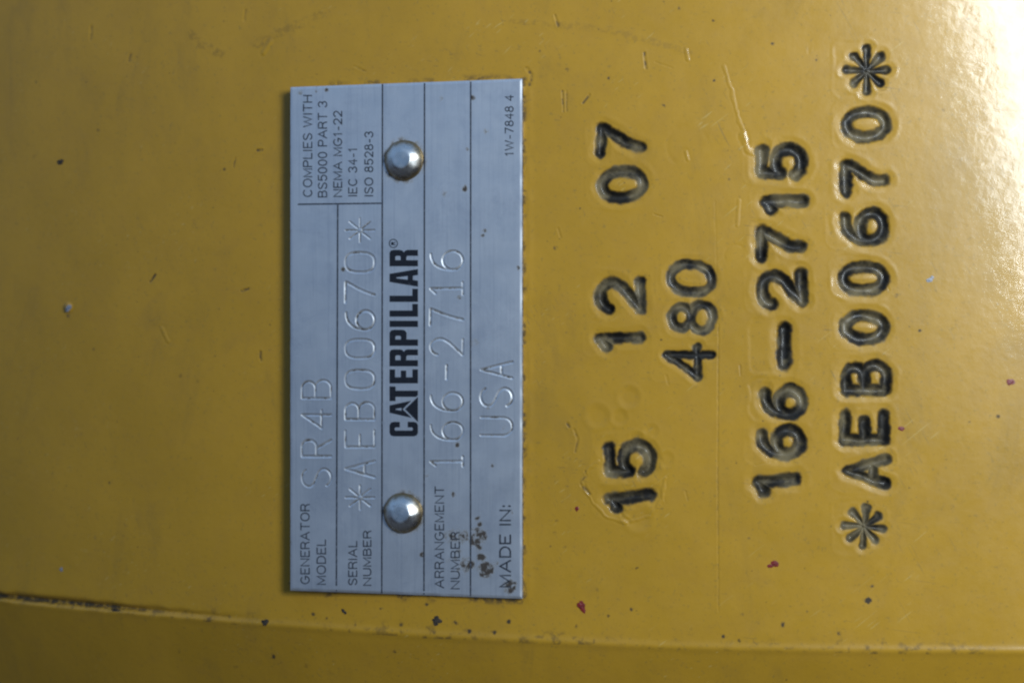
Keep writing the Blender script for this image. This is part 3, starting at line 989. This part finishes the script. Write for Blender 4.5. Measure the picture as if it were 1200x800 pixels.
# ---- rivets: domed heads with a small flat on the crown
for k, (px, py) in enumerate(RIV):
    cs, cz = px2pl(px, py)
    prof = [(0, 2.02), (.8, 2.03), (1.35, 2.02), (1.62, 1.98), (1.85, 1.86), (2.25, 1.60), (2.7, 1.27), (3.1, .92), (3.42, .58), (3.62, .28), (3.72, 0.04), (3.74, -.25)]
    prof = [(r * 1.055, h) for r, h in prof]
    nseg = 56
    vs, fs = [(0, prof[0][1], 0)], []
    for (r, h) in prof[1:]:
        for i in range(nseg):
            a = 2 * math.pi * i / nseg
            rr = r * (1 + .012 * math.sin(3 * a + k) + .008 * math.sin(7 * a))
            vs.append((rr * math.cos(a), h + .05 * math.sin(2 * a + k * 2) * (r / 4) + (.035 * math.sin(5 * a + 2 * k) if 1.8 < r < 3.3 else 0), rr * math.sin(a)))
    tx, tz = ((.01, -.05), (.03, -.08))[k]
    vs = [(a, b + (tx * a + tz * c) * (b > 1.9), c) for a, b, c in vs]
    for i in range(nseg):
        fs.append((0, 1 + i, 1 + (i + 1) % nseg))
    for j in range(len(prof) - 2):
        b0 = 1 + j * nseg
        for i in range(nseg):
            fs.append((b0 + i, b0 + nseg + i, b0 + nseg + (i + 1) % nseg, b0 + (i + 1) % nseg))
    me = bpy.data.meshes.new('rivet')
    me.from_pydata([(a * MM, -b * MM, c * MM) for a, b, c in vs], [], fs)
    me.polygons.foreach_set('use_smooth', [i >= nseg * 3 for i in range(len(me.polygons))])
    o = link('rivet', me, plate, M_RIVET)
    o.location = (cs * MM, -.01 * MM, cz * MM)
    o['label'] = ['upper domed rivet head beside the standards list', 'lower domed rivet head beside the serial number'][k]


# ================================================================== loose bits stuck to the paint
def crumb(name, px, py, rpx, mat, seed, flat=.45, elong=1.0, ang=0.0, lumps=1):
    s, z0 = px2cas(px, py)
    rr = random.Random(seed)
    vs, fs = [], []
    for L in range(lumps):
        ox, oz = (0, 0) if L == 0 else (rr.uniform(-1, 1) * rpx * .9 * PXM, rr.uniform(-1, 1) * rpx * .9 * PXM)
        r = .75 * rpx * PXM * (.8 if lumps > 1 and L == 0 else 1 if L == 0 else rr.uniform(.35, .65))
        b = len(vs)
        nl, na = 5, 9
        for j in range(nl + 1):
            ph = math.pi / 2 * j / nl
            for i in range(na):
                a = 2 * math.pi * i / na
                k = r * math.cos(ph) * (1 + rr.uniform(-.45, .45))
                u, v = k * math.cos(a) * elong, k * math.sin(a)
                u, v = u * math.cos(ang) - v * math.sin(ang), u * math.sin(ang) + v * math.cos(ang)
                vs.append((ox + u, oz + v, r * .55 * flat * math.sin(ph) * (1 + rr.uniform(-.2, .2)) - .05 * (j == 0)))
        for j in range(nl):
            for i in range(na):
                fs.append((b + j * na + i, b + j * na + (i + 1) % na, b + (j + 1) * na + (i + 1) % na, b + (j + 1) * na + i))
    hs = float(Hh[min(np.searchsorted(S, s), nS - 1), min(np.searchsorted(Z, z0), nZ - 1)])
    O = np.array(cas_xyz(s, z0, hs))
    out = []
    for u, v, h in vs:
        p = np.array(cas_xyz(s + u, z0 + v, hs + h)) - O
        out.append(tuple(p * MM))
    me = bpy.data.meshes.new(name)
    me.from_pydata(out, [], fs)
    o = link(name, me, None, mat)
    o.location = tuple(O * MM)
    return o


tag(crumb('paint_fleck', 681, 710, 7, M_RED, 1, .4, 1.3, -.9, 4), 'largest ragged red paint fleck, just right of the plate bottom corner', 'paint fleck', 'red paint flecks')
tag(crumb('paint_fleck', 908, 660, 6, M_RED, 2, .35, 1.25, -.2, 2), 'red paint fleck below the two rightmost stamped columns', 'paint fleck', 'red paint flecks')
tag(crumb('paint_fleck', 1185, 447, 5, M_RED, 3, .4, 1.5, -.3, 2), 'small red paint fleck at the far right under the bright highlight', 'paint fleck', 'red paint flecks')
tag(crumb('paint_fleck', 1056, 502, 3, M_RED, 4, .3, 1.7, 0, 1), 'tiny red paint fleck right of the stamped letter E', 'paint fleck', 'red paint flecks')
tag(crumb('paint_fleck', 676, 596, 3.2, M_RED, 5, .3, 1.2, .5, 1), 'tiny red paint fleck left of the deepest stamped number 15', 'paint fleck', 'red paint flecks')
tag(crumb('dirt_crumb', 511, 727, 6, M_DIRT, 6, .45, 1.3, .1, 4), 'black dirt crumb below the middle of the plate, above the ridge', 'dirt crumb', 'dirt crumbs')
tag(crumb('dirt_crumb', 311, 729, 5.5, M_DIRT, 7, .4, 1.5, .2, 2), 'black dirt crumb on the ridge left of the plate bottom', 'dirt crumb', 'dirt crumbs')
tag(crumb('dirt_crumb', 402, 715, 4.5, M_DIRT, 8, .5, .8, .3, 2), 'small black dirt crumb just under the bottom left of the plate', 'dirt crumb', 'dirt crumbs')
tag(crumb('dirt_crumb', 71, 190, 5, M_DIRT, 9, .4, 1.5, .3, 1), 'dark dirt crumb alone on the upper left of the casing', 'dirt crumb', 'dirt crumbs')
tag(crumb('dirt_crumb', 135, 716, 5, M_DIRT, 10, .4, 2.2, -.1, 2), 'dark elongated dirt crumb wedged in the crack at lower left', 'dirt crumb', 'dirt crumbs')
tag(crumb('metal_chip', 1089, 328, 4.5, M_PALE, 11, .4, 1.3, 0, 3), 'tiny pale blue grey chip right of the stamped zeros', 'chip')
tag(crumb('metal_chip', 82, 361, 5.5, M_PALE, 12, .55, 1.3, .5, 1), 'pale grey chip stuck on the left of the casing', 'chip')
tag(crumb('metal_chip', 72, 667, 3, M_PALE, 13, .4, 1.4, .9, 1), 'tiny pale chip on the dark lower left of the casing', 'chip')
